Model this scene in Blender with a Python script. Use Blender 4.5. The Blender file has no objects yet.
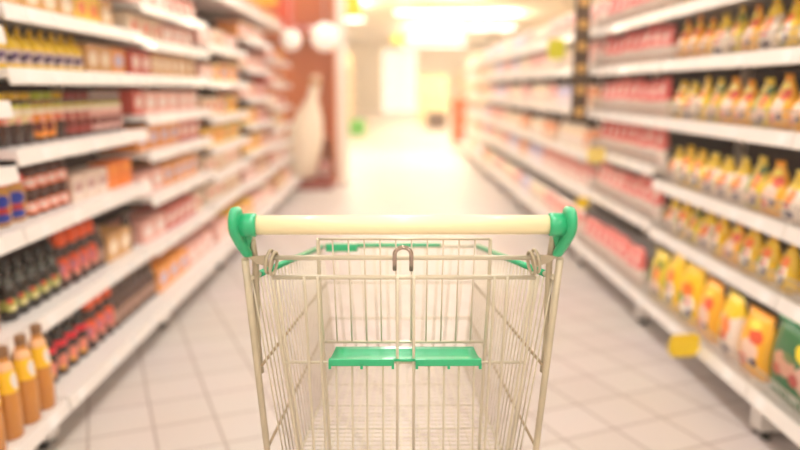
import bpy, bmesh, math, random
from mathutils import Vector, Matrix
random.seed(7)
S = bpy.context.scene
C = S.collection
PI = math.pi

# ------------------------------------------------------------------ camera
FPX, HC = 720.0, 1.28
PITCH = math.atan(137 / FPX)
YAW = math.atan(6 / (FPX / math.cos(PITCH)))
cd = bpy.data.cameras.new('camera'); cam = bpy.data.objects.new('camera', cd); C.objects.link(cam)
cd.sensor_width = 36; cd.lens = 36 * FPX / 800; cd.clip_start = 0.02; cd.clip_end = 200
cam.location = (0, 0, HC); cam.rotation_euler = (PI / 2 - PITCH, 0, -YAW)
cd.dof.use_dof = True; cd.dof.focus_distance = 1.37; cd.dof.aperture_fstop = 1.2; cd.dof.aperture_blades = 0
S.camera = cam
RM = cam.rotation_euler.to_matrix()
def ray(px, py):
    return (RM @ Vector(((px - 400) / FPX, -(py - 225) / FPX, -1.0)))
def at(px, py, a, b=0.0, z0=1.0):
    """photo ray met with the upright or leaning sheet Y = a + b*(z0 - z), in metres"""
    r = ray(px, py)
    t = (a + b * (z0 - HC)) / (r.y + b * r.z)
    return Vector((0, 0, HC)) + r * t

# ------------------------------------------------------------------ materials
MATS = {}
def mat(name, col, rough=0.5, metal=0.0, emit=None, coat=0.0, noise=0.0, scale=8.0, trans=0.0, alpha=1.0):
    if name in MATS: return MATS[name]
    m = bpy.data.materials.new(name); m.use_nodes = True
    nt = m.node_tree; b = nt.nodes['Principled BSDF']
    b.inputs['Base Color'].default_value = (*col, 1)
    b.inputs['Roughness'].default_value = rough; b.inputs['Metallic'].default_value = metal
    if coat: b.inputs['Coat Weight'].default_value = coat
    if trans: b.inputs['Transmission Weight'].default_value = trans
    if emit:
        b.inputs['Emission Color'].default_value = (*emit[0], 1); b.inputs['Emission Strength'].default_value = emit[1]
    if noise:
        tc = nt.nodes.new('ShaderNodeTexCoord'); n = nt.nodes.new('ShaderNodeTexNoise')
        n.inputs['Scale'].default_value = scale; n.inputs['Detail'].default_value = 4
        nt.links.new(tc.outputs['Object'], n.inputs['Vector'])
        mx = nt.nodes.new('ShaderNodeMix'); mx.data_type = 'RGBA'
        mx.inputs['A'].default_value = (*[c * (1 - noise) for c in col], 1)
        mx.inputs['B'].default_value = (*[min(1, c * (1 + noise)) for c in col], 1)
        nt.links.new(n.outputs['Fac'], mx.inputs['Factor']); nt.links.new(mx.outputs['Result'], b.inputs['Base Color'])
    MATS[name] = m
    return m

def sr(r, g, b):
    """8-bit colour to linear"""
    f = lambda c: (c / 255 / 12.92) if c <= 10 else ((c / 255 + 0.055) / 1.055) ** 2.4
    return (f(r), f(g), f(b))

def print_mat(name, base, blobs, rough=0.35, vary=0.0, coat=0.2):
    """printed wrapper: coloured ellipses (y, z, ry, rz, colour) on a base colour, in the object's own metres"""
    if name in MATS: return MATS[name]
    m = bpy.data.materials.new(name); m.use_nodes = True
    nt = m.node_tree; L = nt.links; b = nt.nodes['Principled BSDF']
    b.inputs['Roughness'].default_value = rough; b.inputs['Coat Weight'].default_value = coat
    tc = nt.nodes.new('ShaderNodeTexCoord'); sp = nt.nodes.new('ShaderNodeSeparateXYZ')
    nz = nt.nodes.new('ShaderNodeTexNoise'); nz.inputs['Scale'].default_value = 22
    L.new(tc.outputs['Object'], nz.inputs['Vector'])
    L.new(tc.outputs['Object'], sp.inputs[0])
    cur = None
    for (y, z, ry, rz, col) in blobs:
        def term(out, c, r):
            a = nt.nodes.new('ShaderNodeMath'); a.operation = 'SUBTRACT'; L.new(out, a.inputs[0]); a.inputs[1].default_value = c
            d = nt.nodes.new('ShaderNodeMath'); d.operation = 'DIVIDE'; L.new(a.outputs[0], d.inputs[0]); d.inputs[1].default_value = r
            p = nt.nodes.new('ShaderNodeMath'); p.operation = 'POWER'; L.new(d.outputs[0], p.inputs[0]); p.inputs[1].default_value = 2
            return p.outputs[0]
        s = nt.nodes.new('ShaderNodeMath'); s.operation = 'ADD'
        L.new(term(sp.outputs['Y'], y, ry), s.inputs[0]); L.new(term(sp.outputs['Z'], z, rz), s.inputs[1])
        s2 = nt.nodes.new('ShaderNodeMath'); s2.operation = 'ADD'; L.new(s.outputs[0], s2.inputs[0]); L.new(nz.outputs['Fac'], s2.inputs[1])
        lt = nt.nodes.new('ShaderNodeMath'); lt.operation = 'LESS_THAN'; L.new(s2.outputs[0], lt.inputs[0]); lt.inputs[1].default_value = 1.5
        mx = nt.nodes.new('ShaderNodeMix'); mx.data_type = 'RGBA'
        L.new(lt.outputs[0], mx.inputs['Factor'])
        if cur is None: mx.inputs['A'].default_value = (*base, 1)
        else: L.new(cur, mx.inputs['A'])
        mx.inputs['B'].default_value = (*col, 1)
        cur = mx.outputs['Result']
    if cur is None: b.inputs['Base Color'].default_value = (*base, 1)
    else: L.new(cur, b.inputs['Base Color'])
    MATS[name] = m
    return m

# ------------------------------------------------------------------ mesh helpers
def box_bm(bm, x0, x1, y0, y1, z0, z1, mi=0, bev=0.0):
    r = bmesh.ops.create_cube(bm, size=1.0)
    vs = r['verts']
    for v in vs:
        v.co = Vector((x0 + (v.co.x + .5) * (x1 - x0), y0 + (v.co.y + .5) * (y1 - y0), z0 + (v.co.z + .5) * (z1 - z0)))
    fs = set(f for v in vs for f in v.link_faces)
    for f in fs: f.material_index = mi
    if bev:
        es = list(set(e for v in vs for e in v.link_edges))
        rb = bmesh.ops.bevel(bm, geom=es, offset=bev, segments=2, affect='EDGES', profile=0.6)
        for f in rb['faces']: f.material_index = mi
    return vs

def tube_bm(bm, pts, r, n=8, mi=0, closed=False, cap=True):
    pts = [Vector(p) for p in pts]; N = len(pts); rings = []
    rs = r if isinstance(r, (list, tuple)) else [r] * N
    ref = None
    for i, p in enumerate(pts):
        if closed: d = pts[(i + 1) % N] - pts[i - 1]
        else: d = pts[min(i + 1, N - 1)] - pts[max(i - 1, 0)]
        d.normalize()
        if ref is None:
            ref = Vector((0, 0, 1)) if abs(d.z) < .9 else Vector((1, 0, 0))
        u = (ref - d * ref.dot(d)).normalized(); w = d.cross(u); ref = u
        rings.append([bm.verts.new(p + (u * math.cos(2 * PI * k / n) + w * math.sin(2 * PI * k / n)) * rs[i]) for k in range(n)])
    for i in range(N if closed else N - 1):
        a, b = rings[i], rings[(i + 1) % N]
        for k in range(n):
            f = bm.faces.new((a[k], a[(k + 1) % n], b[(k + 1) % n], b[k])); f.material_index = mi; f.smooth = True
    if cap and not closed:
        f = bm.faces.new(rings[0][::-1]); f.material_index = mi
        f = bm.faces.new(rings[-1]); f.material_index = mi

def lathe_bm(bm, prof, n=14, mi=0, cx=0, cy=0, cap=True, mis=None):
    rings = []
    for (r, z) in prof:
        rings.append([bm.verts.new((cx + r * math.cos(2 * PI * k / n), cy + r * math.sin(2 * PI * k / n), z)) for k in range(n)])
    for i in range(len(rings) - 1):
        a, b = rings[i], rings[i + 1]
        for k in range(n):
            f = bm.faces.new((a[k], a[(k + 1) % n], b[(k + 1) % n], b[k])); f.smooth = True
            f.material_index = mis[i] if mis else mi
    if cap:
        f = bm.faces.new(rings[0][::-1]); f.material_index = mis[0] if mis else mi
        f = bm.faces.new(rings[-1]); f.material_index = mis[-1] if mis else mi

def mesh(name, bm, mats):
    bmesh.ops.recalc_face_normals(bm, faces=bm.faces[:])
    me = bpy.data.meshes.new(name); bm.to_mesh(me); bm.free()
    for m in (mats if isinstance(mats, (list, tuple)) else [mats]): me.materials.append(m)
    return me

def obj(name, me, parent=None, loc=(0, 0, 0), rz=0.0):
    o = bpy.data.objects.new(name, me); C.objects.link(o)
    o.location = loc; o.rotation_euler = (0, 0, rz)
    if parent: o.parent = parent
    return o
def make(name, fn, mats, parent=None, loc=(0, 0, 0)):
    bm = bmesh.new(); fn(bm)
    return obj(name, mesh(name, bm, mats), parent, loc)
def tag(o, label=None, cat=None, group=None, kind=None):
    if label: o['label'] = label
    if cat: o['category'] = cat
    if group: o['group'] = group
    if kind: o['kind'] = kind
    return o

# ------------------------------------------------------------------ palette
WHITE = mat('shelf white enamel', sr(232, 226, 220), .45)
RAIL = mat('price rail plastic', sr(236, 229, 222), .38, coat=.15)
TAGW = mat('price tag paper', sr(250, 248, 244), .25, coat=.5)
TAGY = mat('yellow price card', sr(250, 214, 20), .4)
BACK = mat('brown back panel', sr(70, 46, 30), .7)
DARK = mat('dark under-deck shade', sr(70, 58, 50), .8)
RUBBER = mat('black rubber', sr(28, 26, 26), .7)
WIRE = mat('shelf wire', sr(186, 172, 158), .4, .3)
ZINC = mat('zinc plated wire', sr(216, 207, 184), .34, .35)
ZINCD = mat('worn zinc tube', sr(196, 184, 158), .38, .4, noise=.3, scale=14)
STEEL = mat('bright steel hook', sr(176, 160, 148), .22, 1.0)
GREEN = mat('green plastic', sr(34, 176, 118), .34, coat=.3)
CREAM = mat('cream handle plastic', sr(252, 234, 188), .4, coat=.25)

# ------------------------------------------------------------------ the room
def tile_floor():
    m = bpy.data.materials.new('beige floor tiles'); m.use_nodes = True
    nt = m.node_tree; L = nt.links; b = nt.nodes['Principled BSDF']
    tc = nt.nodes.new('ShaderNodeTexCoord'); mp = nt.nodes.new('ShaderNodeMapping')
    mp.inputs['Rotation'].default_value = (0, 0, -math.radians(22.5))
    mp.inputs['Location'].default_value = (0.10, 0.05, 0)
    L.new(tc.outputs['Object'], mp.inputs['Vector'])
    br = nt.nodes.new('ShaderNodeTexBrick'); br.offset = 0; br.squash = 1
    br.inputs['Scale'].default_value = 1; br.inputs['Brick Width'].default_value = .232; br.inputs['Row Height'].default_value = .232
    br.inputs['Mortar Size'].default_value = .0055; br.inputs['Mortar Smooth'].default_value = .3
    br.inputs['Color1'].default_value = (*sr(220, 209, 203), 1); br.inputs['Color2'].default_value = (*sr(215, 203, 196), 1)
    br.inputs['Mortar'].default_value = (*sr(176, 158, 149), 1)
    L.new(mp.outputs['Vector'], br.inputs['Vector'])
    n = nt.nodes.new('ShaderNodeTexNoise'); n.inputs['Scale'].default_value = 1.3; L.new(tc.outputs['Object'], n.inputs['Vector'])
    mx = nt.nodes.new('ShaderNodeMix'); mx.data_type = 'RGBA'; mx.blend_type = 'MULTIPLY'; mx.inputs['Factor'].default_value = .12
    L.new(br.outputs['Color'], mx.inputs['A']); L.new(n.outputs['Color'], mx.inputs['B']); L.new(mx.outputs['Result'], b.inputs['Base Color'])
    b.inputs['Roughness'].default_value = .42
    return m
Y0, Y1, XW, ZC = -5.0, 40.0, 9.0, 3.75
tag(make('floor', lambda bm: box_bm(bm, -XW, XW, Y0, Y1, -.1, 0), tile_floor()), kind='structure')
tag(make('ceiling', lambda bm: box_bm(bm, -XW, XW, Y0, Y1, ZC, ZC + .1), mat('ceiling white', sr(244, 232, 212), .8)), kind='structure')
WALLM = mat('cream wall', sr(240, 230, 212), .8)
tag(make('wall_left', lambda bm: box_bm(bm, -XW - .1, -XW, Y0, Y1, 0, ZC), WALLM), kind='structure')
tag(make('wall_right', lambda bm: box_bm(bm, XW, XW + .1, Y0, Y1, 0, ZC), WALLM), kind='structure')
tag(make('wall_back', lambda bm: box_bm(bm, -XW, XW, Y0 - .1, Y0, 0, ZC), WALLM), kind='structure')
def far_wall(bm):
    box_bm(bm, -XW, -.7, Y1, Y1 + .1, 0, ZC); box_bm(bm, 1.3, XW, Y1, Y1 + .1, 0, ZC); box_bm(bm, -.7, 1.3, Y1, Y1 + .1, 3.3, ZC)
tag(make('wall_far', far_wall, WALLM), kind='structure')
w = make('glow_pane_1', lambda bm: box_bm(bm, -.7, 1.3, Y1 + .04, Y1 + .08, 0, 3.3), mat('glowing far pane', (1, .95, .85), .4, emit=((1, .94, .82), 1.05)))  # glowing pane added for the bright patch at the far end
tag(w, kind='structure')
make('glow_pane_frame', lambda bm: [box_bm(bm, x - .04, x + .04, Y1 - .02, Y1 + .04, 0, 3.3) for x in (-.66, .3, 1.26)], WHITE, w)

# ------------------------------------------------------------------ ordinals
ORD = 'first second third fourth fifth sixth seventh eighth ninth tenth eleventh twelfth thirteenth fourteenth fifteenth sixteenth seventeenth eighteenth nineteenth twentieth'.split()
SHELF = ['lowest shelf'] + [f'{ORD[i]} shelf up' for i in range(1, 12)]
COUNT = {}
def ordinal(key):
    COUNT[key] = COUNT.get(key, 0) + 1
    return ORD[COUNT[key] - 1]

# ------------------------------------------------------------------ product prototypes: list of (part name, mesh); first is the thing
def proto_bottle(prof, bodym, labelm=None, lab=None, capm=None, cap=None, n=14, neck=None, neckm=None):
    bm = bmesh.new(); lathe_bm(bm, prof, n); parts = [('bottle', mesh('bottle', bm, bodym))]
    def rad(z):
        for (r0, z0), (r1, z1) in zip(prof, prof[1:]):
            if z0 <= z <= z1 and z1 > z0: return r0 + (r1 - r0) * (z - z0) / (z1 - z0)
        return prof[-1][0]
    if lab:
        bm = bmesh.new(); zs = [lab[0] + (lab[1] - lab[0]) * i / 5 for i in range(6)]
        lathe_bm(bm, [(rad(z) - .001, zs[0]) if False else (rad(z) + .0012, z) for z in zs], n, cap=False)
        parts.append(('wrapper', mesh('wrapper', bm, labelm)))
    if neck:
        bm = bmesh.new(); lathe_bm(bm, [(rad(z) + .0012, z) for z in (neck[0], (neck[0] + neck[1]) / 2, neck[1])], n, cap=False)
        parts.append(('neck_band', mesh('neck_band', bm, neckm)))
    if cap:
        bm = bmesh.new(); lathe_bm(bm, cap, n); parts.append(('cap', mesh('cap', bm, capm)))
    return parts

def bottle_profile(h, r, shoulder=.62, neck_r=.35, base=.006):
    return [(r * .85, 0), (r, base), (r, h * shoulder * .5), (r, h * shoulder), (r * .85, h * (shoulder + .09)), (r * (neck_r + .12), h * (shoulder + .2)), (r * neck_r, h * .9), (r * neck_r, h)]

def proto_carton(w, h, d, frontm, bodym, panelm=None, panel=None, bev=.003):
    """x depth d (front at x=0, going -x), y width, z height"""
    bm = bmesh.new(); box_bm(bm, -d, 0, -w / 2, w / 2, 0, h, 0, bev)
    for f in bm.faces:
        if f.normal.x > .9: f.material_index = 1
    parts = [('carton', mesh('carton', bm, [bodym, frontm]))]
    if panel:
        y0, y1, z0, z1 = panel
        bm = bmesh.new(); box_bm(bm, -.001, .0012, y0 * w, y1 * w, z0 * h, z1 * h)
        parts.append(('printed_panel', mesh('printed_panel', bm, panelm)))
    return parts

def pillow(bm, w, h, d, top=.12, gather=.35, lean=0.0, n=12, m=10, flare=True):
    """filled bag, front bulging to +x, its sealed top drawn together"""
    rows = []
    for i in range(m + 1):
        t = i / m; z = h * t
        if t < 1 - top:
            k = t / (1 - top)
            bul = (0.75 + .25 * math.sin(min(1, k * 1.6) * PI / 2)) * (1 - .55 * k ** 3); ww = 1 - .10 * k ** 4 - .05 * (1 - k) ** 6
        else:
            k = (t - (1 - top)) / top
            bul = .45 * (1 - k) + .06; ww = (.90 * (1 - k) + k * gather) if k < .5 else (.90 * .5 + .5 * gather) + (k - .5) * .25
        if not flare and t >= 1 - top: ww = .9 * (1 - k) + gather * k; bul = .45 * (1 - k) + .08 * k
        ring = []
        for j in range(n):
            a = 2 * PI * j / n; ca, sa = math.cos(a), math.sin(a)
            e = .62
            x = math.copysign(abs(ca) ** e, ca) * d / 2 * bul; y = math.copysign(abs(sa) ** e, sa) * w / 2 * ww
            ring.append(bm.verts.new((x + lean * t, y, z)))
        rows.append(ring)
    for a, b in zip(rows, rows[1:]):
        for k in range(n):
            f = bm.faces.new((a[k], a[(k + 1) % n], b[(k + 1) % n], b[k])); f.smooth = True
    bm.faces.new(rows[0][::-1]); bm.faces.new(rows[-1])

def proto_pouch(w, h, d, bodym, topm, top=.14, gather=.5, kind='pouch'):
    bm = bmesh.new(); pillow(bm, w, h, d, top, gather, flare=gather > .5)
    parts = [(kind, mesh(kind, bm, bodym))]
    bm = bmesh.new()          # crimped seal along the top
    zs = h * .985; ww = w * ((gather * .5 + .45) * .58 if gather > .5 else gather * .62)
    for i in range(6):
        y0 = -ww + 2 * ww * i / 6
        box_bm(bm, -.004 + .003 * (i % 2), .004 + .003 * (i % 2), y0, y0 + 2 * ww / 6, zs, zs + h * .06)
    parts.append(('crimped_seal', mesh('crimped_seal', bm, topm)))
    return parts

YEL, ORA, RED, WHT, BLU = sr(255, 208, 0), sr(255, 120, 10), sr(214, 40, 30), sr(250, 240, 228), sr(40, 40, 120)
GRN, PNK, TAN, CRM, BRN = sr(30, 130, 66), sr(236, 120, 112), sr(222, 176, 110), sr(244, 226, 200), sr(80, 44, 26)
DKB = sr(46, 26, 20)
P = {}
# --- right-hand pouches
def pouch_mats(w, h):
    LIM, NAV, PKC = sr(140, 160, 40), sr(44, 40, 96), sr(244, 206, 184)
    a = print_mat(f'yellow pasta print {w}{h}', sr(246, 200, 10), [(w * .05, h * .36, w * .3, h * .22, WHT), (0, h * .62, w * .26, h * .12, ORA), (w * .2, h * .24, w * .13, h * .07, NAV), (-w * .2, h * .45, w * .16, h * .10, LIM), (w * .1, h * .42, w * .1, h * .05, RED), (-w * .1, h * .12, w * .3, h * .05, sr(110, 120, 60))])
    b = print_mat(f'orange noodle print {w}{h}', sr(250, 180, 30), [(0, h * .4, w * .3, h * .2, PKC), (w * .15, h * .66, w * .22, h * .12, sr(236, 90, 50)), (-w * .2, h * .2, w * .2, h * .1, sr(226, 90, 60)), (w * .2, h * .25, w * .12, h * .06, NAV), (0, h * .82, w * .2, h * .07, sr(250, 230, 90))])
    c = print_mat(f'golden snack print {w}{h}', sr(226, 200, 50), [(0, h * .28, w * .4, h * .16, PKC), (w * .1, h * .58, w * .2, h * .16, sr(240, 130, 60)), (-w * .22, h * .5, w * .14, h * .2, LIM), (w * .2, h * .2, w * .14, h * .07, NAV), (w * .2, h * .78, w * .15, h * .1, sr(90, 120, 50)), (0, h * .1, w * .3, h * .05, sr(150, 140, 120))])
    d = print_mat(f'white crisp print {w}{h}', sr(240, 222, 206), [(0, h * .85, w * .6, h * .2, sr(244, 206, 20)), (w * .05, h * .52, w * .25, h * .15, sr(244, 130, 50)), (w * .15, h * .16, w * .22, h * .08, NAV), (0, h * .33, w * .22, h * .05, RED), (-w * .3, h * .4, w * .13, h * .25, sr(244, 210, 40))])
    return a, b, c, d
for nm, (w_, h_, d_, g_) in {'small': (.136, .195, .10, .34), 'big': (.19, .265, .11, .62)}.items():
    for k, mm in enumerate(pouch_mats(w_, h_)):
        P[f'pouch_{nm}_{k}'] = proto_pouch(w_, h_, d_, mm, mat(['yellow foil', 'orange foil', 'golden foil', 'pale foil'][k], [YEL, sr(255, 170, 20), sr(248, 214, 60), sr(250, 230, 120)][k], .3), top=.36 if nm == 'small' else .16, gather=g_)
gm = print_mat('green sack print', sr(30, 110, 60), [(.09, .115, .07, .045, sr(214, 170, 150)), (-.04, .13, .08, .04, sr(206, 150, 126)), (.03, .10, .03, .022, sr(180, 70, 60)), (-.09, .10, .035, .02, sr(190, 90, 70)), (.12, .15, .03, .02, sr(90, 110, 60)), (-.02, .16, .04, .015, sr(100, 120, 60)), (.07, .2, .055, .036, sr(250, 214, 20))] + [(y, .035, .007, .011, sr(220, 230, 220)) for y in (-.12, -.095, -.06, -.03, 0, .03, .055, .09, .12)])
P['green_sack'] = proto_pouch(.34, .262, .10, gm, GREEN, top=.08, gather=.9, kind='pouch')
# --- packets with red top and pale base
for k, (t, b) in enumerate([(sr(238, 122, 116), sr(246, 228, 214)), (sr(244, 156, 148), sr(244, 222, 206)), (sr(230, 96, 94), sr(244, 220, 202))]):
    pm = print_mat(f'two tone packet {k}', b, [(0, .17, .12, .085, t), (0, .14, .02, .03, WHT), (0, .03, .035, .012, sr(230, 170, 150))])
    P[f'packet_{k}'] = proto_pouch(.12, .2, .07, pm, mat(f'packet seal {k}', t, .4), top=.08, gather=.95, kind='packet')
# --- pale far packs
def far_pack(name, w, h, d, cols):
    bm = bmesh.new(); pillow(bm, w, h, d, .08, .92, n=10, m=6)
    pm = print_mat(name + ' print', cols[0], [(0, h * .72, w * .6, h * .22, cols[1]), (w * .1, h * .35, w * .2, h * .12, cols[2])])
    P[name] = [('packet', mesh('packet', bm, pm))]
far_pack('far_pink', .15, .2, .09, (sr(246, 228, 214), sr(236, 150, 140), sr(230, 120, 110)))
far_pack('far_cream', .16, .19, .09, (sr(246, 232, 208), sr(240, 214, 180), sr(210, 180, 200)))
far_pack('far_orange', .15, .19, .09, (sr(244, 214, 180), sr(236, 140, 80), sr(200, 70, 50)))
far_pack('far_lilac', .15, .18, .09, (sr(240, 232, 236), sr(190, 180, 216), sr(240, 200, 190)))
def far_box(name, w, h, d, c0, c1):
    pr = proto_carton(w, h, d, print_mat(name + ' front', c0, [(0, h * .5, w * .34, h * .24, c1)]), mat(name + ' side', c0, .5))
    P[name] = pr
far_box('box_cream', .17, .13, .2, sr(240, 216, 186), sr(226, 120, 90))
far_box('box_orange', .18, .13, .2, sr(236, 150, 50), sr(200, 190, 220))
far_box('box_red', .15, .13, .2, sr(206, 70, 52), sr(250, 226, 216))
far_box('box_tan', .14, .13, .2, sr(214, 160, 90), sr(246, 228, 200))
far_box('box_yellow', .13, .13, .2, sr(246, 196, 10), sr(240, 120, 30))
far_box('box_pink', .2, .12, .2, sr(238, 176, 160), sr(250, 236, 230))
far_box('box_green', .12, .13, .2, sr(170, 180, 50), sr(236, 140, 60))
# --- left-hand near things
pr = bottle_profile(.15, .034, .66, .42)
P['yellow_bottle'] = proto_bottle([(.036, 0), (.043, .006), (.043, .08), (.038, .098), (.022, .118), (.012, .13), (.010, .14)], mat('yellow squeeze plastic', sr(255, 214, 0), .35), print_mat('mauve squeeze wrapper', sr(226, 206, 204), [(-.01, .05, .02, .010, sr(90, 60, 120)), (-.032, .04, .016, .012, sr(70, 50, 90)), (.03, .06, .02, .01, sr(110, 80, 130))]), (.02, .07), mat('yellow nozzle', sr(250, 200, 10), .4), [(.010, .139), (.009, .148), (.003, .156)])
for nm, lidc, labc in (('a', sr(226, 190, 20), sr(90, 170, 214)), ('b', sr(226, 190, 20), sr(226, 110, 70)), ('c', sr(220, 180, 30), sr(250, 226, 170)), ('d', sr(176, 190, 40), sr(246, 150, 40)), ('e', sr(150, 50, 44), sr(176, 60, 54)), ('f', sr(190, 170, 160), sr(238, 190, 180))):
    P['coffee_' + nm] = proto_bottle([(.032, 0), (.036, .006), (.036, .09), (.034, .15), (.028, .165), (.028, .17)], mat('dark coffee glass', sr(62, 30, 22), .15, coat=.5),
        print_mat('jar wrapper ' + nm, labc, [(-.01, .12, .03, .012, sr(250, 236, 210)), (-.02, .06, .016, .022, sr(120, 40, 34)), (-.015, .142, .03, .010, sr(200, 196, 60)), (.0, .09, .02, .012, sr(240, 170, 150))]), (.078, .15) if nm in 'abc' else (.02, .155), mat('jar lid ' + nm, lidc, .35), [(.03, .166), (.032, .168), (.032, .19), (.029, .193)])
P['peanut'] = proto_bottle([(.046, 0), (.051, .008), (.051, .115), (.043, .138), (.042, .144)], mat('golden nut spread', sr(206, 150, 62), .2, coat=.6), print_mat('blue nut wrapper', sr(206, 150, 70), [(-.03, .09, .034, .022, sr(20, 60, 180)), (-.03, .055, .03, .012, sr(200, 50, 40)), (-.03, .03, .036, .016, sr(20, 60, 170))]), (.01, .114), mat('red lid', sr(214, 20, 34), .35), [(.046, .14), (.049, .142), (.049, .17), (.045, .173)])
P['brown_jar'] = proto_bottle([(.036, 0), (.04, .006), (.04, .062), (.034, .074)], mat('chocolate spread glass', sr(74, 36, 24), .2, coat=.5), print_mat('orange jar wrapper', sr(236, 110, 50), [(-.02, .036, .02, .016, sr(250, 220, 210))]), (.012, .058), mat('brown lid', sr(92, 48, 36), .4), [(.037, .072), (.038, .074), (.038, .09), (.035, .092)])
P['low_box'] = proto_carton(.125, .115, .12, mat('cream carton', sr(238, 214, 196), .5), mat('cream carton side', sr(226, 200, 180), .5), print_mat('carton panel', sr(246, 230, 220), [(0, .06, .04, .025, sr(206, 160, 150))]), (-.38, .38, .2, .8))
P['orange_box'] = proto_carton(.15, .125, .1, mat('orange carton', sr(246, 130, 20), .5), mat('orange carton side', sr(240, 120, 20), .5), mat('amber panel', sr(252, 150, 40), .5), (-.4, .4, .55, .9))
P['tall_dark'] = proto_bottle(bottle_profile(.185, .031, .6, .4), mat('dark syrup glass', sr(52, 28, 22), .12, coat=.5), mat('grey wrapper', sr(150, 110, 96), .4), (.03, .09), mat('dull gold cap', sr(110, 86, 66), .35), [(.014, .18), (.0145, .182), (.0145, .2), (.012, .202)])
P['green_label'] = proto_bottle(bottle_profile(.19, .033, .56, .36), mat('soy sauce glass', sr(30, 22, 18), .1, coat=.6), print_mat('lime wrapper', sr(44, 38, 26), [(-.02, .06, .02, .024, sr(176, 176, 80)), (-.024, .075, .008, .01, sr(216, 90, 60)), (-.014, .048, .014, .007, sr(240, 226, 170))]), (.025, .1), mat('black cap', sr(40, 44, 44), .35), [(.0125, .185), (.014, .187), (.014, .207), (.012, .209)], neck=(.13, .155), neckm=mat('grey neck foil', sr(96, 100, 92), .35))
P['orange_cap'] = proto_bottle([(.034, 0), (.038, .006), (.038, .13), (.033, .155), (.027, .17), (.026, .18)], mat('brown sauce plastic', sr(66, 34, 28), .2, coat=.4), print_mat('orange sauce wrapper', sr(70, 36, 28), [(-.02, .095, .03, .04, sr(236, 90, 40)), (-.026, .085, .013, .024, sr(206, 116, 130)), (-.01, .05, .02, .012, sr(230, 140, 120))]), (.035, .135), mat('orange cap', sr(244, 88, 10), .35), [(.03, .178), (.032, .18), (.030, .215), (.026, .235), (.024, .237)])
P['brown_bottle'] = proto_bottle(bottle_profile(.18, .032, .64, .42), mat('brown glass', sr(84, 56, 44), .15, coat=.4), print_mat('taupe wrapper', sr(120, 88, 74), [(-.02, .06, .012, .03, sr(190, 150, 130))]), (.03, .1), mat('taupe cap', sr(120, 96, 80), .4), [(.0145, .176), (.0155, .178), (.0155, .194), (.013, .196)])
P['cola'] = proto_bottle([(.03, 0), (.036, .006), (.034, .05), (.037, .1), (.033, .135), (.02, .165), (.0135, .18), (.0135, .19)], mat('cola', sr(36, 20, 18), .1, coat=.6), print_mat('pink bottle wrapper', sr(40, 24, 22), [(-.02, .055, .018, .034, sr(240, 140, 116)), (-.022, .034, .010, .010, sr(236, 170, 60))]), (.015, .095), mat('dark cap', sr(44, 38, 40), .35), [(.0145, .186), (.0155, .188), (.0155, .206), (.013, .208)], neck=(.118, .142), neckm=mat('red neck band', sr(220, 30, 50), .35))
P['tan_bottle'] = proto_bottle([(.038, 0), (.042, .006), (.041, .1), (.037, .16), (.033, .2), (.026, .235), (.017, .262), (.015, .275)], mat('caramel drink', sr(206, 134, 46), .2, coat=.5), print_mat('yellow bottle wrapper', sr(250, 196, 20), [(-.005, .19, .014, .026, sr(230, 220, 214))]), (.155, .225), mat('bronze cap', sr(140, 100, 62), .35), [(.0165, .27), (.0185, .272), (.0185, .298), (.015, .302)], neck=(.226, .255), neckm=mat('peach shoulder band', sr(244, 190, 140), .35))
P['orange_bottle'] = proto_bottle(bottle_profile(.21, .034, .7, .42), mat('orange drink', sr(226, 120, 60), .2, coat=.5), mat('peach wrapper', sr(240, 190, 150), .4), (.05, .12), mat('peach cap', sr(220, 150, 110), .4), [(.0145, .205), (.016, .207), (.016, .225), (.013, .227)])

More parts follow.
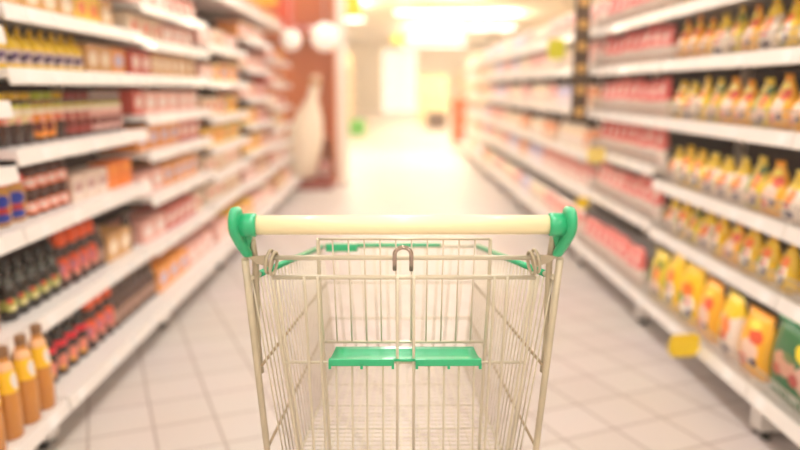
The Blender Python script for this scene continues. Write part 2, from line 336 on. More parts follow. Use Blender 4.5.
KIND = {'yellow_bottle': ('squeeze_bottle', 'bottle'), 'peanut': ('jar', 'jar'), 'brown_jar': ('jar', 'jar'), 'low_box': ('carton', 'carton'), 'orange_box': ('carton', 'carton'), 'green_sack': ('sack', 'bag')}
def kind_of(k):
    if k in KIND: return KIND[k]
    if k.startswith('pouch'): return ('pouch', 'bag')
    if k.startswith('packet'): return ('packet', 'packet')
    if k.startswith('far_'): return ({'far_pink': 'pink_packet', 'far_cream': 'cream_packet', 'far_orange': 'orange_packet', 'far_lilac': 'lilac_packet'}[k], 'packet')  # all plain packets in four colourings, contents not known
    if k.startswith('box'): return ('carton', 'carton')
    if k.startswith('coffee'): return ('jar', 'jar')
    return ('bottle', 'bottle')
DESC = {'yellow_bottle': 'yellow bottle with mauve wrapper', 'peanut': 'golden jar with red lid', 'brown_jar': 'small brown jar with orange wrapper', 'low_box': 'low cream carton', 'orange_box': 'orange carton',
 'tall_dark': 'tall dark bottle', 'green_label': 'black bottle with lime wrapper', 'orange_cap': 'brown sauce bottle with orange cap', 'brown_bottle': 'taupe brown bottle', 'cola': 'dark bottle with red neck',
 'tan_bottle': 'caramel bottle with yellow wrapper', 'orange_bottle': 'orange bottle with peach wrapper', 'coffee_a': 'dark jar with blue wrapper', 'coffee_b': 'dark jar with red wrapper', 'coffee_c': 'dark jar with cream wrapper',
 'coffee_d': 'dark jar with orange wrapper', 'coffee_e': 'dark jar with maroon wrapper', 'coffee_f': 'dark jar with pink wrapper', 'green_sack': 'large green sack with yellow spot',
 'pouch_small_0': 'small yellow pouch', 'pouch_small_1': 'small orange pouch', 'pouch_small_2': 'small golden pouch', 'pouch_small_3': 'small white and yellow pouch',
 'pouch_big_0': 'big yellow pouch', 'pouch_big_1': 'big orange pouch', 'pouch_big_2': 'big golden pouch', 'pouch_big_3': 'big white and yellow pouch',
 'packet_0': 'red topped pale packet', 'packet_1': 'pink topped pale packet', 'packet_2': 'crimson topped pale packet',
 'far_pink': 'pale pink packet', 'far_cream': 'cream packet', 'far_orange': 'orange banded packet', 'far_lilac': 'lilac packet',
 'box_cream': 'cream carton', 'box_orange': 'orange carton', 'box_red': 'red carton', 'box_tan': 'tan carton', 'box_yellow': 'yellow carton', 'box_pink': 'pink carton', 'box_green': 'lime carton'}
WID = {}
def size(k):
    if k not in WID:
        me = P[k][0][1]; ys = [v.co.y for v in me.vertices]; xs = [v.co.x for v in me.vertices]
        zs = [v.co.z for p in P[k] for v in p[1].vertices]
        WID[k] = (max(ys) - min(ys), max(xs), max(zs))
    return WID[k]
def put(k, x, y, z, rz, side, bay, shelf, parts=True, extra=None, stack=''):
    nm, cat = kind_of(k)
    rz += random.uniform(-.02, .02) * (0 if cat == 'carton' else 7 if cat == 'bag' else 2)
    o = obj(nm, P[k][0][1], None, (x, y, z), rz)
    bayn = ORD[bay]
    if cat in ('bag', 'packet'): o.scale = (1, 1, random.uniform(.88, 1.04))
    d = (extra or DESC[k])
    o['label'] = f'{d}, {ordinal((side, bay, shelf, d))} from near end, {SHELF[shelf]}, {bayn} {side} bay'
    o['category'] = cat
    o['group'] = f'{d} row, {SHELF[shelf]}, {bayn} {side} bay'
    for (pn, me) in (P[k][1:] if parts else []):
        obj(pn, me, o)
    return o

# ------------------------------------------------------------------ shelving
def rail_profile(side, x, z_top, hgt):
    pass
def shelf_bay(side, idx, y0, y1, xl, xdeck, levels, ztop, depth, rails=True, tags=4, wires=(), wirex=.012):
    """side -1 left / +1 right; levels = shelf surfaces (first is the deck); xl, xdeck = front of upper shelves / deck"""
    sd = 'left' if side < 0 else 'right'
    root = bpy.data.objects.new('shelf_unit', None); C.objects.link(root); root.location = (side * xl, y0, 0)
    tag(root, f'white steel shelving bay with price rails, {ORD[idx]} {sd} bay along the aisle', 'shelving', f'shelving bays along the {sd} of the aisle')
    ox, oy = side * xl, y0
    W = y1 - y0
    xb = depth
    def bx(bm, a0, a1, b0, b1, z0, z1, **k):   # a measured backwards from the front edge
        xs = sorted((side * a0, side * a1)); box_bm(bm, xs[0], xs[1], b0, b1, z0, z1, **k)
    make('back_panel', lambda bm: bx(bm, xb, xb + .02, .0, W, .1, ztop), BACK, root)
    for yy in (0.0, W - .03):
        make('upright', lambda bm, yy=yy: bx(bm, xb - .03, xb - .001, yy, yy + .03, 0, ztop), WHITE, root)
        f = make('foot', lambda bm, yy=yy: bx(bm, -.04, xb - .03, yy - .004 if yy else .001, yy + .034 if not yy else yy + .029, .03, levels[0] - .05), WHITE, root)
        make('levelling_pad', lambda bm, yy=yy: lathe_bm(bm, [(.018, 0), (.02, .004), (.012, .012), (.012, .031)], 10, cx=side * -.01, cy=(yy + .024 if not yy else yy + .006)), RUBBER, f)
    make('shade_sheet', lambda bm: bx(bm, .22, .235, .03, W - .03, .0, levels[0] - .03), DARK, root)  # dark sheet standing in for the shade under the deck
    for i, z in enumerate(levels):
        dx = (xdeck - xl) if i == 0 else 0.0
        sh = make('shelf', lambda bm: bx(bm, dx + .006, xb - .001, .002, W - .002, z - .03, z), WHITE, root)
        hgt = .052
        def rl(bm):
            # tilted price channel: back strip, lower and upper lips
            a0 = dx
            pts = [(a0 + .006, z + .002), (a0 + .0, z + .004), (a0 - .010, z - hgt), (a0 - .002, z - hgt - .002), (a0 + .006, z - .03)]
            va = [bm.verts.new((side * a, .003, zz)) for a, zz in pts]; vb = [bm.verts.new((side * a, W - .003, zz)) for a, zz in pts]
            n = len(pts)
            for k in range(n): bm.faces.new((va[k], va[(k + 1) % n], vb[(k + 1) % n], vb[k]))
            bm.faces.new(va[::-1]); bm.faces.new(vb)
        make('price_rail', rl, RAIL, sh)
        for t in range(tags):
            yy = W * (t + .5 + random.uniform(-.25, .25)) / tags
            def tg(bm):
                a0 = dx
                q = [(a0 - .0005 - .0016, z - .004), (a0 - .009 - .0022, z - hgt + .006)]
                vs = [bm.verts.new((side * q[0][0], yy - .03, q[0][1])), bm.verts.new((side * q[0][0], yy + .03, q[0][1])), bm.verts.new((side * q[1][0], yy + .03, q[1][1])), bm.verts.new((side * q[1][0], yy - .03, q[1][1]))]
                f = bm.faces.new(vs); r = bmesh.ops.extrude_face_region(bm, geom=[f])
                for v in r['geom']:
                    if isinstance(v, bmesh.types.BMVert): v.co.x -= side * .001
            make('price_tag', tg, TAGW, sh)
        if i in wires:
            def wf(bm):
                a = dx + wirex
                hh = .075
                for zz in (z + .012, z + hh * .5, z + hh):
                    tube_bm(bm, [(side * a, .01, zz), (side * a, W - .01, zz)], .0026, 5)
                k = int(W / .022)
                for j in range(k + 1):
                    yy = .012 + (W - .024) * j / k
                    tube_bm(bm, [(side * a, yy, z + .001), (side * a, yy, z + hh)], .0019, 4)
            make('wire_riser', wf, WIRE, sh)
    return root

def fill(side, bay, shelf, z, xf, runs, y0, y1, zmax, gap=.006, parts=True, jit=.004):
    """runs: list of (key, up to this y); things stand from y0 to y1, their fronts at |x| = xf"""
    y = y0 + .012
    sd = 'left' if side < 0 else 'right'
    for key, ye in runs:
        ye = min(ye, y1 - .01)
        keys = key if isinstance(key, (list, tuple)) else [key]
        i = 0
        while True:
            k = keys[i % len(keys)] if isinstance(key, tuple) else random.choice(keys)
            w, fx, h = size(k)
            if y + w > ye: break
            if z + h < zmax:
                put(k, side * (xf + fx + random.uniform(0, jit)), y + w / 2, z + .001, (PI if side > 0 else 0), sd, bay, shelf, parts)
            y += w + gap + (.012 if kind_of(k)[1] in ('jar', 'bottle') and k not in ('peanut', 'brown_jar', 'yellow_bottle') else 0) + random.uniform(0, .004); i += 1
        y = max(y, ye) if ye - y > .2 else y

# ------- left: boundaries every 1.33 m
XL, XLD, XR, XRD, BW = 1.28, 1.18, 1.39, 1.31, 1.33
LB = [1.12 + BW * i for i in range(7)]          # 1.12, 2.45, 3.78, ...
lev0 = [.18, .46, .80, 1.02, 1.235, 1.475, 1.70]
lev1 = [.18, .46, .80, 1.07, 1.345, 1.555, 1.80]
lev2 = [.18, .445, .71, .945, 1.14, 1.345, 1.53, 1.71, 1.97]
lev3 = [.18, .46, .66, .86, 1.08, 1.33, 1.58, 1.97]
lev4 = [.18, .44, .70, .96, 1.20, 1.46, 1.72, 1.97]
LEV = [lev0, lev1, lev2, lev3, lev4, lev3]
for i in range(6):
    shelf_bay(-1, i, LB[i], LB[i + 1] - .004, XL, XLD, LEV[i], 2.2, .47, tags=5 if i < 2 else (4 if i < 4 else 2))
# bay 0 (only its far end shows)
b0, b1 = LB[0], LB[1]
fill(-1, 0, 0, .18, 1.19, [('tan_bottle', 9)], b0 + .66, b1, .6, gap=.012)
fill(-1, 0, 1, .46, 1.34, [('orange_bottle', 9)], b0 + .66, b1, .77)
fill(-1, 0, 2, .80, 1.34, [('peanut', 9)], b0 + .66, b1, 1.0)
fill(-1, 0, 3, 1.02, 1.34, [('box_red', 9)], b0 + .66, b1, 1.2)
fill(-1, 0, 4, 1.235, 1.34, [('yellow_bottle', 9)], b0 + .66, b1, 1.45)
fill(-1, 0, 5, 1.475, 1.34, [('box_tan', 9)], b0 + .66, b1, 1.68)
# bay 1
b0, b1 = LB[1], LB[2]
fill(-1, 1, 0, .18, 1.275, [('cola', 2.93), ('orange_cap', 3.27), ('brown_bottle', 9)], b0, b1, .42)
fill(-1, 1, 1, .46, 1.35, [('green_label', 2.9), ('orange_cap', 3.28), (['brown_bottle', 'box_tan', 'tall_dark'], 9)], b0, b1, .75)
fill(-1, 1, 2, .80, 1.355, [('peanut', 2.74), ('brown_jar', 3.08), ('low_box', 3.5), ('orange_box', 9)], b0, b1, 1.02)
for o in [o for o in C.objects if o.name.startswith('jar') and 'small brown jar' in o.get('label', '')]:      # second tier of small jars
    q = put('brown_jar', o.location.x, o.location.y, o.location.z + .0935, 0, 'left', 1, 2, True, 'small brown stacked jar')
    q['label'] = o['label'].replace('small brown jar with orange wrapper', 'upper small brown jar, orange wrapper')
fill(-1, 1, 2, .80, 1.50, [('tall_dark', 9)], 3.0, b1, 1.02)
fill(-1, 1, 3, 1.07, 1.37, [(('coffee_a', 'coffee_b', 'coffee_c', 'coffee_c'), 2.86), (('coffee_d', 'coffee_d', 'coffee_b'), 3.13), ('coffee_e', 3.4), ('coffee_f', 9)], b0, b1, 1.3)
fill(-1, 1, 4, 1.345, 1.36, [('yellow_bottle', 3.3), ('box_tan', 3.6), ('box_orange', 9)], b0, b1, 1.53)
fill(-1, 1, 5, 1.555, 1.36, [('box_tan', 3.2), ('box_yellow', 3.5), ('box_tan', 9)], b0, b1, 1.78)
# bay 2 on
BX = [['box_cream', 'box_red'], ['box_tan', 'box_cream'], ['box_red', 'box_cream'], ['box_orange', 'box_tan'], ['box_pink', 'box_cream'], ['box_yellow', 'box_orange'], ['box_orange', 'box_green', 'box_yellow'], ['box_pink', 'box_red', 'box_cream']]
for bay in range(2, 6):
    b0, b1 = LB[bay], LB[bay + 1]; lv = LEV[bay]
    for s, z in enumerate(lv):
        zm = lv[s + 1] - .03 if s + 1 < len(lv) else 2.4
        xf = 1.275 if s == 0 else 1.345
        if bay == 2:
            r = {0: [(['box_orange', 'box_yellow'], 4.5), ('box_pink', 9)], 1: [('box_pink', 4.4), (['box_cream', 'box_red'], 9)], 2: [('box_pink', 4.4), ('box_orange', 9)], 3: [('box_orange', 4.6), ('box_red', 9)],
                 4: [('box_red', 4.1), ('box_pink', 9)], 5: [('box_red', 4.2), ('box_tan', 9)], 6: [('box_cream', 4.4), ('box_pink', 9)], 7: [('box_pink', 4.5), ('box_red', 9)]}.get(s, [('box_tan', 9)])
        else:
            random.shuffle(BX); m_ = b0 + random.uniform(.4, .9)
            r = [(random.choice(BX)[0], m_), (random.choice(BX), 99)]
        fill(-1, bay, s, z, xf, r, b0, b1, zm, gap=.008, parts=bay < 4)

# ------- right
RB = [1.17 + BW * i for i in range(11)]         # 1.17, 2.50, 3.83, 5.16 ... 14.47
rl1 = [.2, .54, .80, 1.125, 1.415, 1.675]
rl2 = [.2, .565, .865, 1.125, 1.415, 1.675]
rl3 = [.2, .54, .81, 1.13, 1.43, 1.69]
RLEV = [rl1, rl1, rl2] + [rl3] * 7
for i in range(10):
    shelf_bay(1, i, RB[i], RB[i + 1] - .004, XR, XRD, RLEV[i], 1.92, .47, tags=5 if i < 3 else (3 if i < 6 else 2), wires=(0, 1, 2, 3, 4, 5) if i < 3 else ())
b0, b1 = RB[0], RB[1]
fill(1, 0, 0, .2, 1.345, [('green_sack', 9)], 2.13, b1 + .02, .7)
SM = ['pouch_small_0', 'pouch_small_1', 'pouch_small_2', 'pouch_small_3']
for s in range(1, 6):
    fill(1, 0, s, rl1[s], 1.425, [(SM, 9)], b0 + .7, b1, 3)
b0, b1 = RB[1], RB[2]
BG = ['pouch_big_0', 'pouch_big_1', 'pouch_big_2', 'pouch_big_3']
fill(1, 1, 0, .2, 1.345, [(tuple(BG[i] for i in (1, 3, 1, 0, 0, 2)), 9)], b0, b1, .52, gap=.012)
for s in range(1, 6):
    fill(1, 1, s, rl1[s], 1.425, [(SM, 9)], b0, b1, 3, gap=.004)
for bay in range(2, 10):
    b0, b1 = RB[bay], RB[bay + 1]; lv = RLEV[bay]
    for s, z in enumerate(lv):
        xf = 1.345 if s == 0 else 1.425
        if bay == 2: r = [(random.choice(['packet_0', 'packet_1', 'packet_2']), b0 + random.uniform(.4, .8)), (random.choice(['packet_0', 'packet_1', 'packet_2']), 99)]
        else: r = [(random.choice(['far_pink', 'far_cream', 'far_orange', 'far_pink']), b0 + random.uniform(.4, .8)), (random.choice(['far_pink', 'far_cream', 'far_lilac', 'far_cream']), 99)]
        fill(1, bay, s, z, xf, r, b0, b1, 3, gap=.008, parts=bay < 3)

# ------------------------------------------------------------------ shelf cards and clip strip
def card(label, x, y, z, w, h, m, rz=.15):
    def f(bm):
        ring = [(-w / 2, -h * .2), (-w * .36, -h / 2), (w * .36, -h / 2), (w / 2, -h * .2), (w / 2, h * .25), (w * .38, h / 2), (-w * .38, h / 2), (-w / 2, h * .25)]
        A = [bm.verts.new((p, -.0015, q)) for p, q in ring]; B = [bm.verts.new((p, .0015, q)) for p, q in ring]
        for k in range(8): bm.faces.new((A[k], A[(k + 1) % 8], B[(k + 1) % 8], B[k]))
        bm.faces.new(A[::-1]); bm.faces.new(B)
    o = make('price_flag', f, m)
    make('flag_clip', lambda bm: box_bm(bm, w / 2 - .004, w / 2 + .022, -.003, .003, -.012, .012, 0, .001), WHITE, o)
    o.location = (x, y, z); o.rotation_euler = (0, 0, rz); tag(o, label, 'price flag')
    return o
card('yellow price flag standing out from the lowest rail, second right bay', 1.232, 2.9, .205, .145, .10, TAGY)
card('pale yellow price flag standing out from the third rail up, third right bay', 1.30, 4.62, .855, .125, .10, mat('pale yellow card', sr(250, 226, 120), .4))
card('lime yellow price flag standing out from an upper rail, fourth right bay', 1.30, 5.9, 1.585, .15, .16, mat('lime card', sr(226, 226, 30), .4))
card('small yellow price flag standing out from a low rail, third right bay', 1.30, 4.9, .50, .10, .08, TAGY)
cs = bpy.data.objects.new('clip_strip', None); C.objects.link(cs); cs.location = (1.315, 5.18, 1.76)
tag(cs, 'dark hanging clip strip of small round goods between two right bays', 'clip strip')
make('strip', lambda bm: box_bm(bm, -.055, .055, -.004, .004, -.72, .2), mat('dark strip', sr(84, 62, 36), .5), cs)
for k in range(6):
    o = make('hanging_pack', lambda bm: box_bm(bm, -.05, .05, -.022, -.005, -.06, .06, 0, .006), mat('dark hanging pack', sr(104, 78, 48), .4), cs); o.location = (0, 0, .1 - .15 * k)
    p = make('gold_disc', lambda bm: lathe_bm(bm, [(.03, 0), (.032, .003), (.028, .006)], 14), mat('gold round pack', sr(226, 176, 90), .35), o, (0, -.022, .005)); p.rotation_euler = (PI / 2, 0, 0)

# ------------------------------------------------------------------ far end of the aisle
def end_display():
    r = bpy.data.objects.new('end_display', None); C.objects.link(r); r.location = (-1.25, 9.62, 0)
    tag(r, 'tall orange brown end of aisle display with red header and white column edge', 'display stand')
    OB = mat('orange brown board', sr(214, 118, 52), .6)
    make('back_board', lambda bm: box_bm(bm, -.5, .47, .36, .4, 0, 2.6), OB, r)
    make('side_board', lambda bm: box_bm(bm, .44, .47, -.02, .36, 0, 2.6), OB, r)
    make('plinth', lambda bm: box_bm(bm, -.5, .44, -.5, .36, 0, .12), mat('maroon plinth', sr(150, 60, 44), .6), r)
    make('header', lambda bm: box_bm(bm, -.62, -.02, -.06, -.02, 2.02, 2.4, 0, .01), mat('red header board', sr(232, 84, 40), .5), r)
    make('shelf', lambda bm: box_bm(bm, -.5, .44, -.02, .36, .62, .65), OB, r)
    make('shelf', lambda bm: box_bm(bm, -.5, .44, -.02, .36, 1.95, 1.98), OB, r)
    return r
end_display()
def column(bm): box_bm(bm, -.755, -.625, 9.62, 9.76, 0, ZC)
tag(make('trim_1', column, mat('white column', sr(250, 240, 224), .6)), kind='structure')
# cream bottle-shaped standees leaning on the display
def standee(x, y, z, s, tilt, label):
    o = make('bottle_standee', lambda bm: lathe_bm(bm, [(.14 * s, 0), (.17 * s, .03 * s), (.175 * s, .42 * s), (.13 * s, .6 * s), (.055 * s, .78 * s), (.045 * s, .98 * s), (.03 * s, 1.0 * s)], 18), mat('cream standee', sr(250, 234, 206), .5))
    make('neck_ring', lambda bm: lathe_bm(bm, [(.05 * s, .9 * s), (.06 * s, .91 * s), (.06 * s, .96 * s), (.047 * s, .97 * s)], 16), mat('tan neck ring', sr(214, 160, 100), .5), o)
    o.location = (x, y, z); o.rotation_euler = (0, tilt, 0); tag(o, label, 'display bottle')
standee(-1.24, 9.345, .165, 1.3, .2, 'large cream bottle shape leaning on the plinth of the end display')
for i, x in enumerate((-1.63, -1.455, -1.28, -1.105, -.93)):
    o = obj('packet', P['far_pink'][0][1], None, (x, 9.72, .121), -PI / 2)
    tag(o, f'pink packet on the end display plinth, {ORD[i]} from its inner end', 'packet', 'pink packets on the end display plinth')
for i, x in enumerate((-1.63, -1.455, -1.28, -1.105, -.93)):
    o = obj('carton', P['box_red'][0][1], None, (x, 9.72, 1.981), -PI / 2)
    tag(o, f'red carton on the end display top shelf, {ORD[i]} from its inner end', 'carton', 'red cartons on the end display')
# round pale globes near the end display, their faint glow added
GL = mat('glowing opal globe', (1, .95, .85), .4, emit=((1, .92, .78), .3))
for (x, y, z, r, lb) in ((-.83, 8.9, 1.88, .17, 'larger white globe hanging before the end display'), (-1.15, 8.3, 1.81, .115, 'smaller pale globe hanging left of the larger globe')):
    o = make('hanging_globe', lambda bm: bmesh.ops.create_uvsphere(bm, u_segments=20, v_segments=14, radius=r), GL)
    o.location = (x, y, z); tag(o, lb, 'lamp')
    make('cord', lambda bm: tube_bm(bm, [(0, 0, r * .98), (0, 0, ZC - z)], .006, 6), WHITE, o)
# hanging signs
def sign(x, y, z, w, h, m, label):
    o = make('hanging_sign', lambda bm: box_bm(bm, -w / 2, w / 2, -.01, .01, -h / 2, h / 2, 0, .004), m)
    make('hanger', lambda bm: [tube_bm(bm, [(s * w * .4, 0, h / 2 - .002), (s * w * .4, 0, ZC - z)], .004, 5) for s in (-1, 1)], WHITE, o)
    o.location = (x, y, z); tag(o, label, 'sign')
YS = mat('yellow sign board', sr(255, 214, 0), .5)
sign(-.62, 11, 2.5, .27, .36, YS, 'yellow hanging board past the white column')
sign(.12, 14, 2.19, .3, .13, YS, 'small bright yellow sign hanging over the far aisle')
sign(-1.75, 9.0, 2.42, .7, .34, mat('amber banner', sr(250, 196, 20), .5), 'amber banner hanging above the shelving by the end display')
# far left run: cream shelving beyond the cross aisle
for i in range(5):
    y0 = 16.8 + BW * i
    lv = [.18, .6, 1.0, 1.4, 1.8]
    root = bpy.data.objects.new('far_shelf_unit', None); C.objects.link(root); root.location = (-1.25, y0, 0)
    tag(root, f'cream shelving beyond the cross aisle, {ORD[i]} of the far run', 'shelving', 'far shelving beyond the cross aisle')
    CS = mat('cream shelf', sr(244, 226, 186), .6)
    make('back_panel', lambda bm: box_bm(bm, -.5, -.47, 0, BW - .01, 0, 2.3), CS, root)
    make('end_panel', lambda bm: box_bm(bm, -.47, -.02, 0, .03, 0, 2.3), CS, root)
    for z in lv: make('shelf', lambda bm: box_bm(bm, -.47, 0, .03, BW - .01, z - .05, z), CS, root)
    for s, z in enumerate(lv):
        for j in range(6):
            k = random.choice(['far_cream', 'box_tan', 'box_yellow', 'far_orange', 'box_cream'])
            nm, cat = kind_of(k)
            o = obj(nm, P[k][0][1], None, (-1.25 - .03 - size(k)[1], y0 + .14 + j * .2, z + .001), 0)
            tag(o, f'{DESC[k]}, {ordinal(("far", i, s, DESC[k]))} from near end, {SHELF[s]}, {ORD[i]} far shelving unit', cat, f'goods on the {ORD[i]} far shelving unit')
def cabinet(name, x, y, w, d, h, m, label, cat, lid=None):
    o = make(name, lambda bm: box_bm(bm, -w / 2, w / 2, -d / 2, d / 2, 0, h, 0, .015), m)
    make('rim', lambda bm: box_bm(bm, -w / 2 - .01, w / 2 + .01, -d / 2 - .01, d / 2 + .01, h - .04, h + .01, 0, .006), lid or m, o)
    o.location = (x, y, 0); tag(o, label, cat)
cabinet('crate', -1.0, 19.9, .42, .34, .42, mat('bright green plastic', sr(70, 200, 50), .45), 'bright green crate on the floor before the far cream shelving', 'crate')
cabinet('bin', 1.36, 23.5, .62, .5, .5, mat('dark brown bin', sr(74, 34, 22), .6), 'dark brown bin standing in the far aisle', 'bin')
for i in range(3):
    o = make('tub', lambda bm: lathe_bm(bm, [(.15, 0), (.17, .02), (.19, .3), (.2, .31), (.2, .34), (.17, .345)], 16), mat('orange tub', sr(246, 104, 14), .45))
    o.location = (1.58, 17.6, .345 * i); tag(o, f'orange plastic tub past the shelving end, {["lowest", "middle", "topmost"][i]} of its stack', 'tub', 'stacked orange tubs')
# far right shelving beyond
for i in range(4):
    y0 = 19.5 + 1.5 * i
    root = bpy.data.objects.new('far_shelf_unit', None); C.objects.link(root); root.location = (2.1, y0, 0)
    tag(root, f'pale shelving past the dark bin, {ORD[i]} of the far run beyond the aisle end', 'shelving', 'far shelving by the dark bin')
    make('back_panel', lambda bm: box_bm(bm, .45, .48, 0, 1.48, 0, 2.0), CS, root)
    for z in (.2, .6, 1.0, 1.4, 1.8): make('shelf', lambda bm: box_bm(bm, 0, .45, 0, 1.48, z - .05, z), CS, root)

for i in range(4):
    for j in range(4):
        z = .2 + .4 * j
        o = obj('carton', P[['box_orange', 'box_cream', 'box_yellow', 'box_tan'][(i + j) % 4]][0][1], None, (2.13, 19.9 + 1.5 * i, z + .001), PI)
        tag(o, f'{["orange", "cream", "yellow", "tan"][(i + j) % 4]} carton, {SHELF[j]}, {ORD[i]} far unit beyond the aisle end', 'carton', 'cartons on the far shelving by the bin')
SC = mat('cream shipping carton', sr(246, 220, 170), .6)
for i, (x, y) in enumerate(((1.15, 27.5), (1.75, 27.5))):
    for j in range(4):
        o = make('shipping_carton', lambda bm: box_bm(bm, -.27, .27, -.22, .22, 0, .44, 0, .01), SC); make('tape', lambda bm: box_bm(bm, -.03, .03, -.222, .222, .3, .442), mat('carton tape', sr(226, 170, 100), .4), o)
        o.location = (x, y, .442 * j); tag(o, f'big cream shipping carton past the bin, {ORD[j]} from the floor, {["inner", "outer"][i]} stack', 'carton', 'stacked shipping cartons')
# ------------------------------------------------------------------ ceiling lights
LWARM = (1.0, .985, .965)
def ceiling_light(x, y, w, d, power, label, col=LWARM, drop=0.0):
    r = bpy.data.objects.new('ceiling_light', None); C.objects.link(r); r.location = (x, y, ZC - drop)
    tag(r, label, 'ceiling light', 'ceiling lights')
    make('housing', lambda bm: box_bm(bm, -w / 2 - .03, w / 2 + .03, -d / 2 - .03, d / 2 + .03, -.08, 0), WHITE, r)
    make('diffuser', lambda bm: box_bm(bm, -w / 2, w / 2, -d / 2, d / 2, -.095, -.081), mat('lit diffuser', (1, 1, 1), .5, emit=((1, .94, .84), 6)), r)
    ld = bpy.data.lights.new('lamp', 'AREA'); ld.shape = 'RECTANGLE'; ld.size = w; ld.size_y = d; ld.energy = power; ld.color = col
    lo = bpy.data.objects.new('lamp', ld); C.objects.link(lo); lo.parent = r; lo.location = (0, 0, -.11)
    if drop:          # rods and an upward lamp added to brighten the far ceiling
        for q in (-1, 1): make('rod', lambda bm: tube_bm(bm, [(q * w * .4, 0, -.002), (q * w * .4, 0, drop)], .006, 5), WHITE, r)
        l2 = ld.copy(); l2.energy = power * 1.1; o2 = bpy.data.objects.new('lamp', l2); C.objects.link(o2); o2.parent = r; o2.location = (0, 0, .02); o2.rotation_euler = (PI, 0, 0)
for j, (y, pw) in enumerate(((-3.0, 62), (0.2, 40), (3.4, 36), (6.6, 38), (9.8, 42))):
    for x, k, wh in ((-3.2, 1.15, 'added as fill over the neighbouring aisle behind the bottles'), (.05, 1.05, 'over the trolley aisle'), (3.3, 1.15, 'added as fill over the neighbouring aisle behind the pouches')):  # side rows are unseen, added to light the goods from the front
        ceiling_light(x, y, .35, 2.4, pw * k, f'long ceiling light {wh}, {ORD[j]} along')
WARM = (1.0, .87, .66)
for i, (x, y, w, d, p) in enumerate(((-.9, 13.5, 1.4, .5, 92), (1.2, 13.5, 1.4, .5, 92), (-1.4, 17, 1.6, .5, 92), (1.25, 20, 2.4, .5, 92), (-1.6, 22, 1.4, .5, 92), (1.95, 25, .75, .6, 92), (2.95, 25, .75, .6, 92), (3.75, 25, .6, .6, 70), (1.6, 30, 2.5, .6, 92), (1.9, 35, 3, .6, 92))):
    ceiling_light(x, y, w, d, p, f'bright square ceiling light over the far aisle, {ORD[i]} from the near end', WARM, .4)

# ------------------------------------------------------------------ the shopping trolley
CXT = .015
PA, PB = 1.232, .34                   # sheet that holds the gate and the rear posts: Y = PA + PB*(1 - z)
def g(px, py, dy=0.0): return at(px, py, PA + dy, PB)
T = bpy.data.objects.new('shopping_trolley', None); C.objects.link(T); T.location = (CXT, 1.5, 0)
tag(T, 'wire shopping trolley with cream handle and green end caps standing in the aisle', 'shopping trolley')
def tp(name, fn, m, parent=None):
    o = make(name, fn, m, parent or T)
    if parent is None: o.location = (-CXT, -1.5, 0)      # built in room metres
    return o
HY, HZ = 1.216, 1.049
def mir(v): return Vector((2 * CXT - v.x, v.y, v.z))
hd = tp('handle', lambda bm: tube_bm(bm, [(CXT - .2525, HY, HZ), (CXT + .2525, HY, HZ)], .0168, 28), CREAM)
for s in (-1, 1):
    def cap(bm):
        f = lambda a: CXT + s * a
        tube_bm(bm, [(f(.2505), HY, HZ), (f(.2525), HY, HZ), (f(.2532), HY, HZ), (f(.281), HY, HZ)], [.0178, .0198, .0203, .0203], 28)
        # rounded end and tapering arm: elliptical sections down the arm
        secs = []
        for (xc, dy, dz, rx, ry) in ((.2875, 0, .0315, .002, .004), (.2875, 0, .0295, .0075, .017), (.2875, 0, .024, .0105, .025), (.2880, 0, .012, .0118, .030), (.2880, 0, -.004, .0118, .030), (.2870, .002, -.018, .0116, .027), (.2845, .006, -.032, .0112, .021), (.2800, .012, -.05, .0108, .016), (.2750, .019, -.066, .0098, .013), (.2730, .022, -.074, .0085, .012), (.2728, .0225, -.0755, .004, .006)):
            secs.append([bm.verts.new((f(xc - .0012 + rx * math.cos(2 * PI * k / 20)), HY + dy * .8 + ry * math.sin(2 * PI * k / 20), HZ + (dz if dz > 0 else dz * .79))) for k in range(20)])
        for a, b in zip(secs, secs[1:]):
            for k in range(20):
                q = bm.faces.new((a[k], a[(k + 1) % 20], b[(k + 1) % 20], b[k])); q.smooth = True
        bm.faces.new(secs[0][::-1]); bm.faces.new(secs[-1])
        # web between collar and arm
        w0 = [(f(.2600), HY + .004, HZ - .018), (f(.282), HY + .004, HZ - .018), (f(.275), HY + .014, HZ - .052), (f(.2705), HY + .014, HZ - .052)]
        A = [bm.verts.new(p) for p in w0]; B = [bm.verts.new((p[0], p[1] + .012, p[2])) for p in w0]
        for k in range(4): bm.faces.new((A[k], A[(k + 1) % 4], B[(k + 1) % 4], B[k]))
        bm.faces.new(A[::-1]); bm.faces.new(B)
    tp('end_cap', cap, GREEN)
def L2(px, py, dy=0.0):             # left-hand point from the photo, mirrored for the other hand
    return g(px, py, dy)
def pairs(fn):
    for s in (-1, 1): fn(s, (lambda v: v) if s < 0 else mir)
post_top, post_bot = L2(244.9, 259), L2(267.2, 450)
dirp = (post_bot - post_top).normalized()
post_end = post_top + dirp * ((post_top.z - .17) / -dirp.z)
